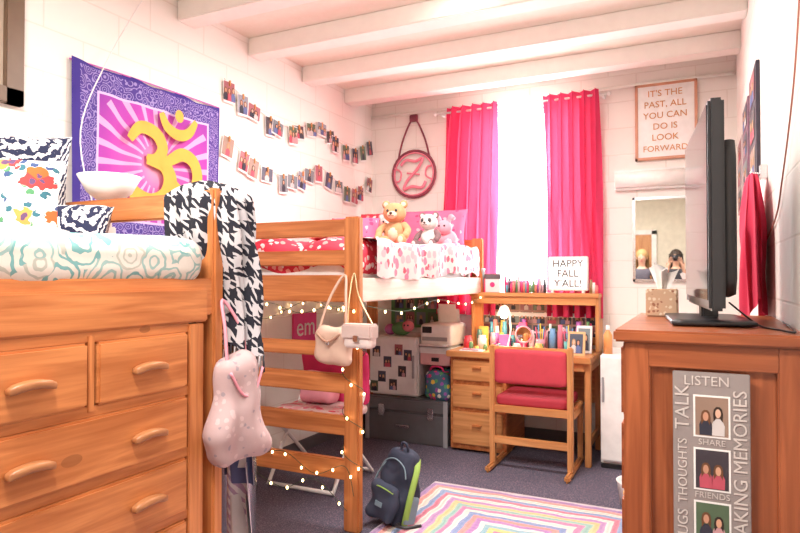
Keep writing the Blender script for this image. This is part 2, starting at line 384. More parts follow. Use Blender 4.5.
m=MB('geometric_pillow'); m.pillow((-2.07,1.53,1.485),.28,.17,.12,BW,RZX(25,-25)); m.done()
m=MB('clip_lamp'); c=(-2.13,1.74,1.61)
m.lathe([(.0,.0),(.05,.0),(.085,.03),(.12,.095),(.116,.095),(.08,.035),(.0,.01)],c,M((.93,.9,.86),.4)).cyl((-2.13,1.745,1.45),(-2.13,1.74,1.615),.008,WHT).box((-2.16,1.703,1.44),(-2.1,1.75,1.5),WHT)
m.tube([(-2.13,1.75,1.45),(-2.3,1.8,1.6),(-2.45,1.85,1.95),(-2.60,2.1,2.35),(-2.655,2.36,2.77)],.003,WHT,6); m.done()
# throw
TH=throw_mat()
m=MB('throw_blanket')
def fnb(u,v):
    th=2*math.pi*u; z=1.645-.56*v; k=min(1,(v/.10+.02))**.5
    hw=(.15-.012*v)*k*(1-.08*v); hd=(.065+.02*math.sin(v*6))*k
    cx=-1.59+.05*v; cy=1.70+.05*v
    w=1+.17*math.sin(th*7+v*3)*min(1,v*2.5)+.08*math.sin(th*13-v*7)
    a=hw*math.cos(th)*w; b=hd*math.sin(th)*w
    d=math.radians(22); return V((cx+a*math.cos(d)-b*math.sin(d),cy+a*math.sin(d)+b*math.cos(d),z-.05*(math.cos(th)*.5+.5)*v+.02*math.sin(th*3)*v))
m.grid(fnb,120,44,TH)
for i in range(70):
    p=fnb(i/70,1); m.cyl(p,p+V((random.uniform(-.010,.010),0,-.065)),.0026,M([(.03,.03,.04),(.45,.43,.44)][i%3==0],.9),5)
m.done()
QB=spots('quilted_bag',(.50,.36,.36),[(.33,.27,.30),(.60,.45,.45)],34,.3)
m=MB('laundry_bag')
m.rbox((-1.495,1.60,.66),(-1.400,1.81,1.03),.045,QB,20,.03,9,rot=RZX(-8,0,0),fn=lambda P:V((P.x*(1-.5*P.z)+.006*math.sin(P.y*60),P.y*(1-.7*P.z)+.01*math.sin(P.z*20),P.z)))
m.tube([(-1.45,1.66,1.0),(-1.46,1.66,1.12),(-1.49,1.68,1.22),(-1.46,1.74,1.12),(-1.45,1.76,1.0)],.006,LP,6)
m.tube([(-1.40,1.62,.98),(-1.397,1.68,.90),(-1.397,1.74,.90),(-1.40,1.79,.98)],.005,LP,6); m.done()
m=MB('hanging_scarf')
def fs_(mat,x0,x1,z0,z1,y,ph):
    m.grid(lambda u,v:V((x0+(x1-x0)*u-.02*v*math.sin(3*u+ph),y+.025*math.sin(u*9+ph)+.02*v,z0+(z1-z0)*v-.03*u*v)),24,16,mat)
fs_(M((.08,.09,.19),.9),-1.60,-1.47,.74,.56,1.80,0); fs_(zig('scarf_plaid',(.55,.52,.53),(.33,.22,.32),16,(0,.5,0),2),-1.60,-1.48,.62,.36,1.81,1.2); fs_(M((.50,.47,.47),.9),-1.58,-1.48,.5,.22,1.82,2)
m.grid(lambda u,v:V((-1.60+.1*u,1.815+.01*math.sin(u*7),1.1-.5*v)),12,8,M((.6,.56,.55),.9)); m.done()
m=MB('trash_can'); m.lathe([(0,.005),(.115,.005),(.12,.02),(.125,.56),(.13,.565),(.13,.60),(.10,.64),(0,.655)],(-1.80,2.06,0),SIL,32); m.done()
# ------------------------------------------------------------ middle loft bed
m=MB('loft_bed'); bedframe(m,-2.60,-1.55,2.75,4.80,[(.925,.075),(.75,.10),(.535,.10),(.31,.105)],PALE,2.75)
m.rbox((-2.54,2.82,1.23),(-1.62,4.73,1.40),.05,WHT,8); m.done()
CB=spots('coral_bedding',(.70,.035,.07),[(.85,.66,.62),(.82,.36,.34),(.85,.72,.70)],22,.36)
m=MB('comforter'); m.rbox((-2.56,2.81,1.30),(-1.60,4.74,1.50),.08,CB,44,.06,4.5)
m.done()
WB=spots('white_pink_sheet',(.80,.62,.60),[(.78,.20,.30),(.83,.42,.46),(.74,.10,.15)],18,.46)
m=MB('bed_sheet')
m.grid(lambda u,v:V((-1.99+.44*min(1,u*1.35)+.012*math.sin(v*30),2.95+1.77*v,1.515+.03*noise.noise(V((u*4,v*12,0)))-.02*math.sin(v*6)-max(0,u-.74)*.80)),26,60,WB); m.done()
PK=spots('pink_pillow_fabric',(.76,.14,.28),[(.82,.44,.5),(.62,.05,.17)],20,.28)
m=MB('pink_pillow'); m.pillow((-1.88,4.50,1.66),.56,.36,.16,PK,RZX(8,-18)); m.done()
m=MB('red_pillow'); m.pillow((-2.30,4.42,1.66),.44,.34,.15,CB,RZX(-5,-20)); m.done()
m=MB('coral_pillow'); m.pillow((-2.25,4.10,1.61),.40,.28,.14,M((.76,.11,.15),.9),RZX(15,-20)); m.done()
m=MB('coral_pillow'); m.pillow((-2.14,3.74,1.60),.34,.24,.13,PK,RZX(20,-20)); m.done()
def plush(name,c,s,fur,muz,nose,ear,spot=None,az=20):
    m=MB(name); m.X=Matrix.Translation(c)@Matrix.Rotation(math.radians(az),4,'Z')@Matrix.Scale(s,4)
    m.ell((0,0,.30),(.26,.22,.30),fur,amp=.06)
    m.ell((0,-.06,.28),(.18,.18,.22),muz,amp=.04)
    m.ell((0,-.04,.76),(.27,.24,.24),fur,amp=.05)
    m.ell((0,-.25,.70),(.12,.10,.09),muz); m.ell((0,-.35,.735),(.04,.03,.028),nose)
    m.tube([(0,-.35,.70),(-.03,-.345,.67),(-.07,-.33,.675)],.007,nose,5).tube([(0,-.35,.70),(.03,-.345,.67),(.07,-.33,.675)],.007,nose,5)
    for sx in(-1,1):
        if spot: m.ell((sx*.10,-.232,.80),(.065,.04,.075),spot)
        m.ell((sx*.10,-.262,.80),(.03,.025,.034),BLK)
        m.ell((sx*.21,0,.96),(.10,.05,.10),ear); m.ell((sx*.21,-.04,.955),(.06,.02,.06),muz)
        m.tube([(sx*.20,0,.48),(sx*.33,-.10,.36),(sx*.32,-.24,.24)],.095,ear if spot else fur,12,r2=.075); m.ell((sx*.32,-.25,.23),.085,ear if spot else fur)
        m.tube([(sx*.14,-.08,.12),(sx*.24,-.28,.11),(sx*.27,-.42,.11)],.12,ear if spot else fur,12,r2=.10)
        m.ell((sx*.27,-.46,.12),(.10,.07,.13),ear if spot else fur); m.ell((sx*.27,-.53,.12),(.06,.015,.08),muz)
    m.done()
plush('teddy_bear',(-1.80,3.68,1.505),.285,M((.52,.28,.14),.95,var=.2),M((.70,.52,.38),.95),M((.05,.025,.02),.4),M((.46,.25,.12),.95),az=10)
plush('plush_panda',(-1.69,4.00,1.50),.24,M((.66,.60,.58),.95),M((.74,.68,.66),.95),M((.08,.04,.03),.4),M((.20,.12,.13),.95),M((.1,.08,.09),.9),az=0)
plush('teddy_bear',(-1.98,3.94,1.505),.23,M((.74,.48,.46),.95),M((.8,.64,.6),.95),M((.2,.05,.05),.4),M((.68,.38,.38),.95),az=15)
m=MB('plush_bunny'); 
m.ell((-1.66,4.26,1.57),(.08,.07,.08),LP,amp=.05).ell((-1.66,4.21,1.66),(.06,.055,.055),LP).tube([(-1.69,4.22,1.69),(-1.71,4.21,1.74),(-1.74,4.18,1.72)],.017,LP,8).tube([(-1.63,4.22,1.69),(-1.61,4.21,1.74),(-1.58,4.19,1.72)],.017,LP,8).ell((-1.68,4.16,1.67),.008,BLK).ell((-1.64,4.16,1.67),.008,BLK).tube([(-1.70,4.18,1.55),(-1.73,4.10,1.53)],.028,LP).tube([(-1.62,4.18,1.55),(-1.60,4.10,1.53)],.028,LP); m.done()
# string lights
BULB=M((1.0,.66,.28),.4,0,8.0); WIRE=M((.05,.09,.05),.7)
m=MB('string_lights')
def lights(pts,step):
    P=catmull(pts,8); m.tube(P,.0018,WIRE,5,False); acc=0
    for i in range(1,len(P)):
        acc+=(P[i]-P[i-1]).length
        if acc>step: acc=0; m.ell(P[i]+V((random.uniform(-.01,.01),-.008,random.uniform(-.012,.008))),(.006,.006,.0085),BULB,8,6)
sp=[]
for i in range(30):
    a=i*.95; sp.append((-1.595+.06*math.cos(a),2.775+.043*math.sin(a),1.12-.030*i))
lights(sp,.11)
lights([(-2.5,2.74,1.16),(-2.3,2.735,1.12),(-2.1,2.735,1.16),(-1.9,2.735,1.11),(-1.7,2.735,1.15),(-1.56,2.735,1.13)],.075)
lights([(-2.4,2.74,.37),(-2.2,2.735,.33),(-2.0,2.735,.37),(-1.8,2.73,.28),(-1.62,2.73,.34),(-1.56,2.72,.20)],.10)
lights([(-2.2,2.735,.24),(-2.0,2.73,.18),(-1.8,2.73,.25),(-1.6,2.72,.12)],.11)
lights([(-2.64,3.0,1.1),(-2.64,3.4,1.02),(-2.64,3.9,1.12),(-2.64,4.4,1.03),(-2.64,4.8,1.1)],.11)
lights([(-1.545,2.82,1.15),(-1.545,3.3,1.1),(-1.545,3.8,1.15),(-1.545,4.3,1.1),(-1.545,4.7,1.14)],.16)
m.done()
# purses
m=MB('handbag')
HB=M((.66,.46,.36),.5)
m.rbox((-1.755,2.62,.87),(-1.545,2.72,1.05),.045,HB,14,.025,12,fn=lambda P:V((P.x*(1-1.2*P.z),P.y,P.z-.9*P.x*P.x)))
m.tube([(-1.73,2.66,1.03),(-1.68,2.69,1.2),(-1.62,2.73,1.31),(-1.59,2.69,1.2),(-1.57,2.66,1.03)],.007,HB).tube([(-1.72,2.62,1.02),(-1.65,2.612,.98),(-1.58,2.62,1.02)],.006,M((.40,.22,.15),.5)).ell((-1.65,2.612,.975),(.012,.006,.012),SIL); m.done()
m=MB('crossbody_purse')
m.rbox((-1.555,2.60,.955),(-1.40,2.67,1.065),.02,M((.76,.66,.62),.4),8).box((-1.56,2.590,1.0),(-1.395,2.675,1.073),M((.62,.48,.44),.4),.008).box((-1.49,2.582,.99),(-1.46,2.592,1.02),SIL,.003)
m.tube([(-1.55,2.64,1.06),(-1.575,2.70,1.2),(-1.57,2.74,1.32),(-1.52,2.70,1.2),(-1.405,2.64,1.06)],.004,M((.6,.45,.25),.3,.8)); m.done()
# ------------------------------------------------------------ tapestry, wall decor left
m=MB('wall_tapestry')
m.grid(lambda u,v:V((XL+.018+.012*math.sin(u*16+v*2)*(.3+v)+.006*math.sin(u*37),1.95+1.01*u,2.345-.035*math.sin(math.pi*((u*3)%1.0))*(1-v)*.5-.90*v)),60,40,tapestry_mat())
GO=M((.74,.40,.055),.7); omk=[0]
def om(pts,w0=.035):
    omk[0]+=1
    P=catmull([(0,*p) for p in pts],8); N=len(P); L=[];R=[]
    for i,p in enumerate(P):
        t=P[min(i+1,N-1)]-P[max(i-1,0)]; t.normalize(); q=V((0,-t.z,t.y)); w=w0*(.25+.75*math.sin(math.pi*min(1,max(0,i/(N-1)*.9+.06)))**.6)
        c=V((XL+.040+.0015*omk[0],2.49+p.y*.34,1.91+p.z*.34)); L.append(c+q*w);R.append(c-q*w)
    m.add(L+R,[[i,N+i,N+i+1,i+1] for i in range(N-1)],GO)
om([(-.66,.30),(-.46,.52),(-.16,.48),(-.02,.28),(-.12,.10),(-.34,.03)],.038)
om([(-.34,.05),(.0,.0),(.14,-.22),(.04,-.50),(-.26,-.62),(-.58,-.50),(-.74,-.26)],.05)
om([(-.06,-.02),(.16,.12),(.40,.24),(.64,.16),(.74,-.08),(.64,-.34),(.42,-.42),(.24,-.26)],.040)
om([(-.06,.84),(.06,.64),(.30,.55),(.54,.63),(.70,.86)],.032)
m.disc((XL+.05,2.49+.31*.34,1.91+.86*.34),YA,ZA,.032,.036,GO); 
m.tube([(XL+.01,1.945,2.33),(XL+.012,2.2,2.34),(XL+.012,2.7,2.345),(XL+.01,2.96,2.345)],.004,M((.6,.15,.5),.8),5); m.done()
m=MB('picture_frame')
FW=M((.15,.09,.055),.4)
m.box((XL+.002,1.0,2.04),(XL+.035,1.09,2.75),FW).box((XL+.002,1.635,2.04),(XL+.035,1.715,2.75),FW).box((XL+.002,1.0,2.04),(XL+.035,1.715,2.11),FW).box((XL+.002,1.0,2.68),(XL+.035,1.715,2.75),FW).rect((XL+.012,1.36,2.395),YA,ZA,.62,.62,M((.50,.40,.32),.5)).rect((XL+.014,1.36,2.395),YA,ZA,.42,.44,M((.3,.32,.3),.5)); m.done()
m=MB('photo_string')
def pstr(pts,n,seed):
    P=catmull(pts,12); m.tube(P,.002,M((.5,.42,.35),.8),5,False)
    L=[0]
    for i in range(1,len(P)): L.append(L[-1]+(P[i]-P[i-1]).length)
    R=random.Random(seed)
    for k in range(n):
        d=L[-1]*(k+.5+R.uniform(-.28,.28))/n; i=max(j for j in range(len(L)) if L[j]<=d); p=P[i].lerp(P[min(i+1,len(P)-1)],.5)
        a=R.uniform(-.24,.24); U=V((0,math.cos(a),math.sin(a)));W=V((0,-math.sin(a),math.cos(a)))
        w,h=(.108,.138) if R.random()<.7 else (.13,.105); c=p-W*(h/2-.01)+V((.004+.0026*(k%3),0,0))
        m.rect(c,U,W,w,h,WHT); snap(m,c+V((.001,0,0))+W*.004,U,W,w*.92,h*.87,seed*50+k,R.choice([1,2,3]))
        m.box(p+V((.004,-.005,-.02)),p+V((.016,.005,.014)),LX,.001)
X=XL+.012
pstr([(X,3.00,2.54),(X,3.3,2.43),(X,3.65,2.38),(X,3.95,2.46),(X,4.10,2.50),(X,4.4,2.41),(X,4.65,2.40),(X,4.92,2.53)],15,3)
pstr([(X,3.00,2.19),(X,3.3,2.07),(X,3.65,2.02),(X,3.95,2.11),(X,4.10,2.16),(X,4.4,2.07),(X,4.65,2.05),(X,4.92,2.19)],15,7)
m.done()
m=MB('monogram_sign')
m.box((XL+.002,3.74,.79),(XL+.02,4.04,1.03),M((.75,.06,.26),.5),.003).text('em',(XL+.024,3.89,.925),YA,ZA,.20,WHT); m.done()
# monogram ring on back wall
m=MB('monogram_wreath'); c=V((-2.24,4.955,2.205)); BR=M((.22,.04,.065),.5)
ring=lambda r,k=28:[(c.x+r*math.cos(i*2*math.pi/k),c.y,c.z+r*math.sin(i*2*math.pi/k)) for i in range(k)]
CO=M((.80,.24,.32),.5)
m.tube(ring(.205),.012,BR,8,False,True).tube(ring(.187),.008,CO,6,False,True)
m.tube([(c.x-.15,c.y,c.z+.14),(c.x-.1,c.y,c.z+.32),(c.x,c.y,c.z+.49),(c.x+.1,c.y,c.z+.32),(c.x+.15,c.y,c.z+.14)],.008,BR,6)
m.rbox((c.x-.04,c.y-.015,c.z+.46),(c.x+.04,c.y+.015,c.z+.525),.015,BR,6)
m.tube([(c.x-.12,c.y-.012,c.z+.08),(c.x-.07,c.y-.012,c.z+.125),(c.x+.02,c.y-.012,c.z+.11),(c.x+.09,c.y-.012,c.z+.13),(c.x+.04,c.y-.012,c.z+.04),(c.x-.05,c.y-.012,c.z-.05),(c.x-.09,c.y-.012,c.z-.13),(c.x-.01,c.y-.012,c.z-.11),(c.x+.08,c.y-.012,c.z-.125),(c.x+.12,c.y-.012,c.z-.07)],.013,CO)
m.tube([(c.x-.06,c.y-.012,c.z+.01),(c.x,c.y-.012,c.z),(c.x+.06,c.y-.012,c.z-.01)],.008,CO)
for sg in(-1,1):
    m.tube([(c.x+sg*.18,c.y-.01,c.z-sg*.06),(c.x+sg*.12,c.y-.01,c.z-sg*.02),(c.x+sg*.13,c.y-.01,c.z+sg*.05),(c.x+sg*.17,c.y-.01,c.z+sg*.06)],.008,CO)
m.done()
# quote sign
m=MB('quote_sign'); c=V((-.20,4.955,2.455)); GW=M((.62,.30,.19),.5)
m.box((c.x-.20,4.955,c.z-.27),(c.x+.20,4.978,c.z+.27),WHT,.002)
for lo,hi in(((-.212,-.285),(-.192,.285)),((.192,-.285),(.212,.285)),((-.212,-.285),(.212,-.265)),((-.212,.265),(.212,.285))):
    m.box((c.x+lo[0],4.945,c.z+lo[1]),(c.x+hi[0],4.978,c.z+hi[1]),GW,.003)
GT=M((.62,.27,.08),.5)
for i,t in enumerate(["IT'S THE","PAST, ALL","YOU CAN","DO IS","LOOK","FORWARD"]): m.text(t,(c.x-.005,4.952,c.z+.205-.082*i),XA,ZA,.066 if i<5 else .062,GT)
m.done()
# wall light + mirror
m=MB('wall_light'); m.cyl((-.55,4.92,2.03),(-.03,4.92,2.03),.06,M((.9,.88,.84),.4),20).box((-.56,4.93,1.955),(-.02,4.98,2.105),WHT); m.done()
m=MB('wall_mirror')
mm=NB('mirror_glass',.02,1.0); mm.out((.80,.80,.77))
m.box((-.42,4.955,1.28),(-.04,4.965,1.88),mm.m,0)
m.box((-.435,4.95,1.265),(-.415,4.979,1.895),SIL,.003).box((-.045,4.95,1.265),(-.025,4.979,1.895),SIL,.003).box((-.435,4.95,1.265),(-.025,4.979,1.285),SIL,.003).box((-.435,4.95,1.875),(-.025,4.979,1.895),SIL,.003); m.done()
# ------------------------------------------------------------ desk
m=MB('desk')
m.box((-1.70,4.34,.705),(-.655,4.93,.75),LX,.006)
m.box((-1.68,4.39,.02),(-1.25,4.91,.705),WY,.003)
for a,b in((.53,.68),(.33,.50),(.06,.30)):
    m.box((-1.655,4.365,a),(-1.275,4.392,b),LX,.006).box((-1.50,4.345,(a+b)/2+.02),(-1.43,4.368,(a+b)/2+.035),WX,.004)
m.box((-.70,4.38,0),(-.66,4.43,.705),LZ).box((-.70,4.86,0),(-.66,4.91,.705),LZ).box((-.69,4.42,.12),(-.67,4.87,.18),LY)
m.box((-.695,4.40,.64),(-.665,4.9,.705),LY).box((-1.25,4.87,.35),(-.70,4.89,.705),LX).box((-1.25,4.365,.65),(-.70,4.385,.705),LX)
m.box((-1.64,4.70,1.145),(-.645,4.93,1.178),LX,.005)
for x in(-1.63,-.675): m.box((x,4.72,.75),(x+.025,4.93,1.15),LZ,.004)
m.box((-1.62,4.905,.78),(-.66,4.925,.84),LX).box((-1.61,4.715,1.09),(-.67,4.73,1.147),LX,.003)
m.done()
R=random.Random(8)
m=MB('photo_collage')
m.box((-1.60,4.935,.80),(-.67,4.95,1.14),M((.45,.28,.24),.8),0)
for i in range(9):
    for j in range(3): snap(m,(-1.55+i*.103,4.932-.0005*j,.87+j*.105),XA,ZA,.09,.09,i*7+j,R.choice([1,2,3]))
m.done()
m=MB('photo_collage')
m.box((-2.46,4.955,.86),(-1.9,4.97,1.16),M((.10,.25,.10),.8),0)
for i in range(5):
    for j in range(2): snap(m,(-2.38+i*.105,4.953,.94+j*.14),XA,ZA,.085,.11,i*5+j+90,R.choice([1,2]))
m.done()
# chair
RED=M((.54,.045,.07),.75); RED2=M((.40,.025,.045),.75)
m=MB('desk_chair')
for x in(-1.285,-.765):
    m.box((x,4.09,.03),(x+.035,4.15,.84),LZ,.008).box((x,4.47,.03),(x+.035,4.52,.43),LZ,.008)
    m.box((x,3.98,0),(x+.035,4.56,.045),LY,.012).box((x,4.12,.36),(x+.035,4.5,.42),LY,.006)
m.box((-1.26,4.10,.38),(-.755,4.13,.43),LX,.005).box((-1.26,4.10,.17),(-.755,4.13,.22),LX,.005).box((-1.26,4.48,.36),(-.755,4.51,.42),LX,.005).box((-1.26,4.10,.77),(-.755,4.125,.83),LX,.006)
m.rbox((-1.25,4.08,.58),(-.765,4.15,.815),.025,RED,14).rbox((-1.25,4.12,.42),(-.765,4.53,.50),.03,RED2,14); m.done()
# mini fridge right
m=MB('mini_fridge'); m.box((-.605,4.45,.02),(-.13,4.93,.77),WHT,.01).box((-.60,4.41,.05),(-.135,4.45,.765),M((.9,.89,.87),.3),.012).box((-.59,4.395,.45),(-.575,4.415,.62),GRY,.004).box((-.6,4.43,.0),(-.14,4.9,.03),BLK,.003); m.done()
m=MB('water_bottle'); m.lathe([(0,0),(.03,0),(.03,.13),(.012,.16),(.012,.19),(0,.19)],(-.56,4.5,.77),M((.8,.35,.12),.3)).lathe([(.014,.165),(.014,.195),(0,.195)],(-.56,4.5,.77),WHT); m.done()
m=MB('waste_basket'); m.lathe([(0,.004),(.10,.004),(.115,.13),(.12,.14),(.11,.135),(.095,.02),(0,.015)],(-.31,3.78,0),WHT); m.done()
# trunk etc
m=MB('storage_trunk')
DG=M((.15,.15,.16),.4,.3)
m.box((-2.42,4.42,0),(-1.72,4.88,.24),DG,.012).box((-2.425,4.415,.245),(-1.715,4.885,.345),DG,.012)
for x in(-2.3,-1.88): m.box((x,4.40,.20),(x+.05,4.42,.29),SIL,.004)
m.box((-2.15,4.395,.12),(-2.03,4.415,.145),SIL,.005)
for x in(-2.425,-1.75): m.box((x,4.41,0),(x+.035,4.42,.35),GRY,.002)
m.done()
m=MB('mini_fridge'); m.box((-2.42,4.50,.347),(-1.995,4.88,.82),WHT,.012).box((-2.415,4.465,.36),(-2.0,4.50,.815),M((.80,.79,.78),.35),.01).box((-2.03,4.45,.5),(-2.015,4.47,.68),GRY,.003)
for i,(x,z) in enumerate(((-2.35,.7),(-2.25,.62),(-2.15,.72),(-2.3,.5),(-2.12,.55),(-2.2,.44),(-2.07,.68),(-2.37,.42))): snap(m,(x,4.462,z),XA,ZA,.07,.085,200+i,2)
m.done()
GB=spots('gift_bag_print',(.06,.16,.24),[(.75,.5,.06),(.7,.06,.2),(.8,.76,.7),(.1,.35,.15),(.3,.1,.4)],26,.40)
m=MB('tote_bag'); m.rbox((-1.95,4.46,.347),(-1.73,4.69,.57),.05,GB,14,.03,9).tube([(-1.90,4.52,.54),(-1.88,4.5,.595),(-1.80,4.5,.595),(-1.78,4.52,.54)],.008,PINK); m.done()
m=MB('storage_box'); m.box((-1.98,4.72,.347),(-1.72,4.87,.745),M((.45,.09,.16),.7),.008).box((-1.98,4.50,.61),(-1.72,4.72,.745),M((.75,.42,.42),.6),.006).box((-1.985,4.495,.70),(-1.715,4.72,.748),WHT,.004).box((-1.88,4.49,.64),(-1.82,4.50,.67),BLK,.002); m.done()
m=MB('printer'); m.rbox((-1.985,4.50,.752),(-1.712,4.84,.93),.03,WHT,12).box((-1.97,4.44,.762),(-1.74,4.51,.775),M((.75,.68,.68),.4),.003).box((-1.96,4.492,.80),(-1.75,4.503,.83),GRY,.002).box((-1.96,4.495,.86),(-1.88,4.503,.91),BLK,.002).box((-1.95,4.80,.88),(-1.76,4.82,1.04),WHT,.004,Matrix.Rotation(.25,4,'X')).box((-1.93,4.78,.9),(-1.78,4.785,1.08),M((.88,.8,.78),.5),0,Matrix.Rotation(.25,4,'X')); m.done()
m=MB('plush_toy'); m.ell((-2.2,4.62,.876),(.09,.07,.055),M((.12,.3,.12),.9),amp=.1).ell((-2.12,4.58,.90),(.05,.045,.045),M((.7,.2,.25),.9)).ell((-2.30,4.62,.867),(.05,.05,.045),M((.5,.15,.4),.9)).ell((-2.135,4.54,.91),.008,BLK).ell((-2.105,4.54,.91),.008,BLK); m.done()
# under-bed lounge chair
m=MB('folding_chair')
for x in(-2.42,-1.95):
    m.tube([(x,3.15,.01),(x,3.35,.3),(x,3.6,.62)],.012,WHT).tube([(x,3.65,.01),(x,3.45,.2),(x,3.2,.42)],.012,WHT)
m.cyl((-2.42,3.15,.02),(-1.95,3.15,.02),.012,WHT).cyl((-2.42,3.65,.02),(-1.95,3.65,.02),.012,WHT)
m.rbox((-2.44,3.12,.40),(-1.93,3.58,.48),.04,WB,14,.02).rbox((-2.44,3.52,.46),(-1.93,3.60,.82),.04,PINK,14,.02).rbox((-2.36,3.36,.48),(-2.10,3.5,.68),.05,LP,12,.02); m.done()
# backpack
m=MB('backpack'); NV=M((.022,.028,.055),.8); GN=M((.26,.42,.08),.7); LB=M((.18,.26,.32),.7)
m.X=Matrix.Translation((-1.465,2.93,0.01))@Matrix.Rotation(math.radians(-20),4,'Z')@Matrix.Rotation(math.radians(-13),4,'X')@Matrix.Rotation(math.radians(5),4,'Y')@Matrix.Scale(.88,4)
m.rbox((-.13,-.07,.0),(.13,.09,.44),.075,NV,20,.03,9,fn=lambda P:V((P.x*(1-.9*max(0,P.z)),P.y*(1-1.2*max(0,P.z)),P.z)))
m.rbox((-.105,-.125,.02),(.105,-.05,.23),.04,M((.035,.045,.08),.8),14,.02,11)
m.tube([(-.09,-.118,.20),(0,-.132,.212),(.09,-.118,.20)],.004,GN).tube([(-.11,-.062,.29),(-.08,-.065,.35),(0,-.07,.38),(.08,-.065,.35),(.11,-.062,.29)],.004,LB)
m.box((-.03,-.131,.1),(.03,-.123,.13),LB,.002)
m.tube([(-.03,.0,.42),(-.02,-.02,.47),(.02,-.02,.47),(.03,0,.42)],.008,NV)
m.tube([(.07,.05,.40),(.135,-.01,.34),(.155,-.04,.2),(.145,-.03,.06),(.12,.0,.03)],.018,GN,8,flat=.35)
m.tube([(-.07,.05,.40),(-.145,-.01,.3),(-.16,-.04,.16),(-.13,.0,.04)],.016,LB,8,flat=.4)
m.tube([(.12,-.05,.04),(.17,-.12,.05),(.23,-.1,.06),(.26,-.02,.08)],.010,BLK,6); m.rbox((.12,-.04,.04),(.16,.05,.2),.02,LB,8)
m.done()
# rug
m=MB('braided_rug'); m.box((-1.50,1.36,.001),(-.225,3.64,.016),rug(),.006); m.done()
# ------------------------------------------------------------ desk clutter
def lathe_obj(name,prof,c,mat):
    mm=MB(name); mm.lathe(prof,c,mat); return mm.done()
m=MB('desk_lamp'); c=V((-1.30,4.60,.751))
m.lathe([(0,0),(.055,0),(.05,.015),(.012,.022),(0,.022)],c,WHT).tube([c+V((0,0,.02)),c+V((.02,.02,.15)),c+V((0,.03,.30)),c+V((-.02,-.01,.33))],.006,WHT)
m.lathe([(.015,.33),(.03,.32),(.058,.255),(.055,.255),(.027,.315),(.0,.32)],c+V((-.02,-.02,0)),M((.95,.75,.55),.5,0,.8)); m.ell(c+V((-.02,-.02,.262)),.028,M((1,.85,.6),.4,0,20.0)); m.done()
cup=[(0,0),(.03,0),(.034,.09),(.031,.09),(.027,.008),(0,.008)]
for cx_,cy_,cm_ in((-1.05,4.60,LP),(-.83,4.52,M((.1,.4,.42),.4))):
    m=MB('pencil_cup'); c=V((cx_,cy_,.751)); m.lathe(cup,c,cm_)
    for i in range(8): a=i*.9; m.cyl(c+V((.015*math.cos(a),.015*math.sin(a),.01)),c+V((.035*math.cos(a),.035*math.sin(a),.16+.02*(i%3))),.004,M([(.7,.1,.2),(.1,.3,.6),(.8,.55,.06),(.06,.06,.06)][i%4],.5),6)
    m.done()
jar=lambda r,h:[(0,0),(r,0),(r,h*.75),(r*.8,h*.8),(r*.8,h),(0,h)]
items=[('candle_jar',-1.58,4.50,.035,.10,(.65,.04,.06)),('mug',-1.50,4.60,.035,.10,(.85,.78,.72)),('perfume_bottle',-1.42,4.62,.02,.12,(.75,.3,.34)),('candle_jar',-1.20,4.5,.03,.06,(.85,.6,.55)),('lotion_bottle',-1.12,4.62,.022,.15,(.8,.76,.8)),('nail_polish',-1.36,4.46,.013,.06,(.7,.05,.3)),('nail_polish',-1.32,4.44,.013,.06,(.1,.45,.45)),('lotion_bottle',-.96,4.60,.025,.17,(.15,.35,.6)),('spray_bottle',-.90,4.58,.02,.2,(.8,.2,.3)),('snack_cup',-1.03,4.46,.03,.07,(.8,.45,.1)),('lotion_bottle',-1.54,4.66,.024,.14,(.1,.2,.14))]
for nm,x,y,r,h,cc in items: lathe_obj(nm,jar(r,h),(x,y,.751),M(cc,.35))
PALC=[(.75,.06,.2),(.8,.5,.1),(.1,.35,.45),(.8,.76,.72),(.05,.05,.07),(.42,.12,.4),(.8,.25,.2),(.75,.45,.5),(.15,.3,.12)]
R=random.Random(21)
m=MB('makeup_bottles')
for i in range(34):
    x=R.uniform(-1.59,-.73); y=R.uniform(4.74,4.86); h=R.uniform(.05,.22); m.lathe(jar(R.uniform(.012,.026),h),(x,y,.751),M(R.choice(PALC),.35),10)
for i in range(12):
    x=R.uniform(-1.60,-1.28) if i<7 else R.uniform(-1.22,-.9); y=R.uniform(4.38,4.52); m.lathe(jar(R.uniform(.010,.018),R.uniform(.03,.07)),(x,y,.751),M(R.choice(PALC),.35),10)
for i,(x,w_,h_) in enumerate(((-1.56,.07,.16),(-1.40,.09,.10),(-1.24,.06,.20),(-1.02,.08,.14),(-.80,.07,.18))):
    m.box((x,4.70,.751),(x+w_,4.735,.751+h_),M(PALC[(i*4+1)%9],.5),.003)
m.done()
m=MB('table_mirror'); m.lathe([(0,0),(.04,0),(.035,.01),(.006,.015),(.006,.06)],(-1.17,4.58,.751),LP).tube([(-1.17+.06*math.cos(t*math.pi/6),4.58,.87+.06*math.sin(t*math.pi/6)) for t in range(12)],.006,LP,6,True,True).disc((-1.17,4.58,.87),XA,ZA,.058,.058,mm.m,24); m.done()
for i,(x,y,w,h,s) in enumerate(((-.765,4.43,.12,.17,3),(-.86,4.64,.1,.15,4),(-.74,4.60,.11,.2,5),(-1.08,4.66,.1,.14,6))):
    m=MB('photo_frame'); m.X=Matrix.Translation((x,y,.751))@Matrix.Rotation(math.radians(-12),4,'X')
    fm=[M((.75,.45,.2),.4),PINK,WHT,LP][i]
    m.box((-w/2,0,0),(w/2,.012,h),fm,.003); snap(m,(0,-.002,h/2),XA,ZA,w*.75,h*.8,s+300,2); m.box((-.01,.012,.0),(.01,.03,h*.6),fm,.002); m.done()
m=MB('paper_stack'); m.box((-1.6,4.355,.751),(-1.42,4.43,.76),WHT,.002).box((-1.58,4.355,.761),(-1.45,4.42,.768),LP,.002); m.done()
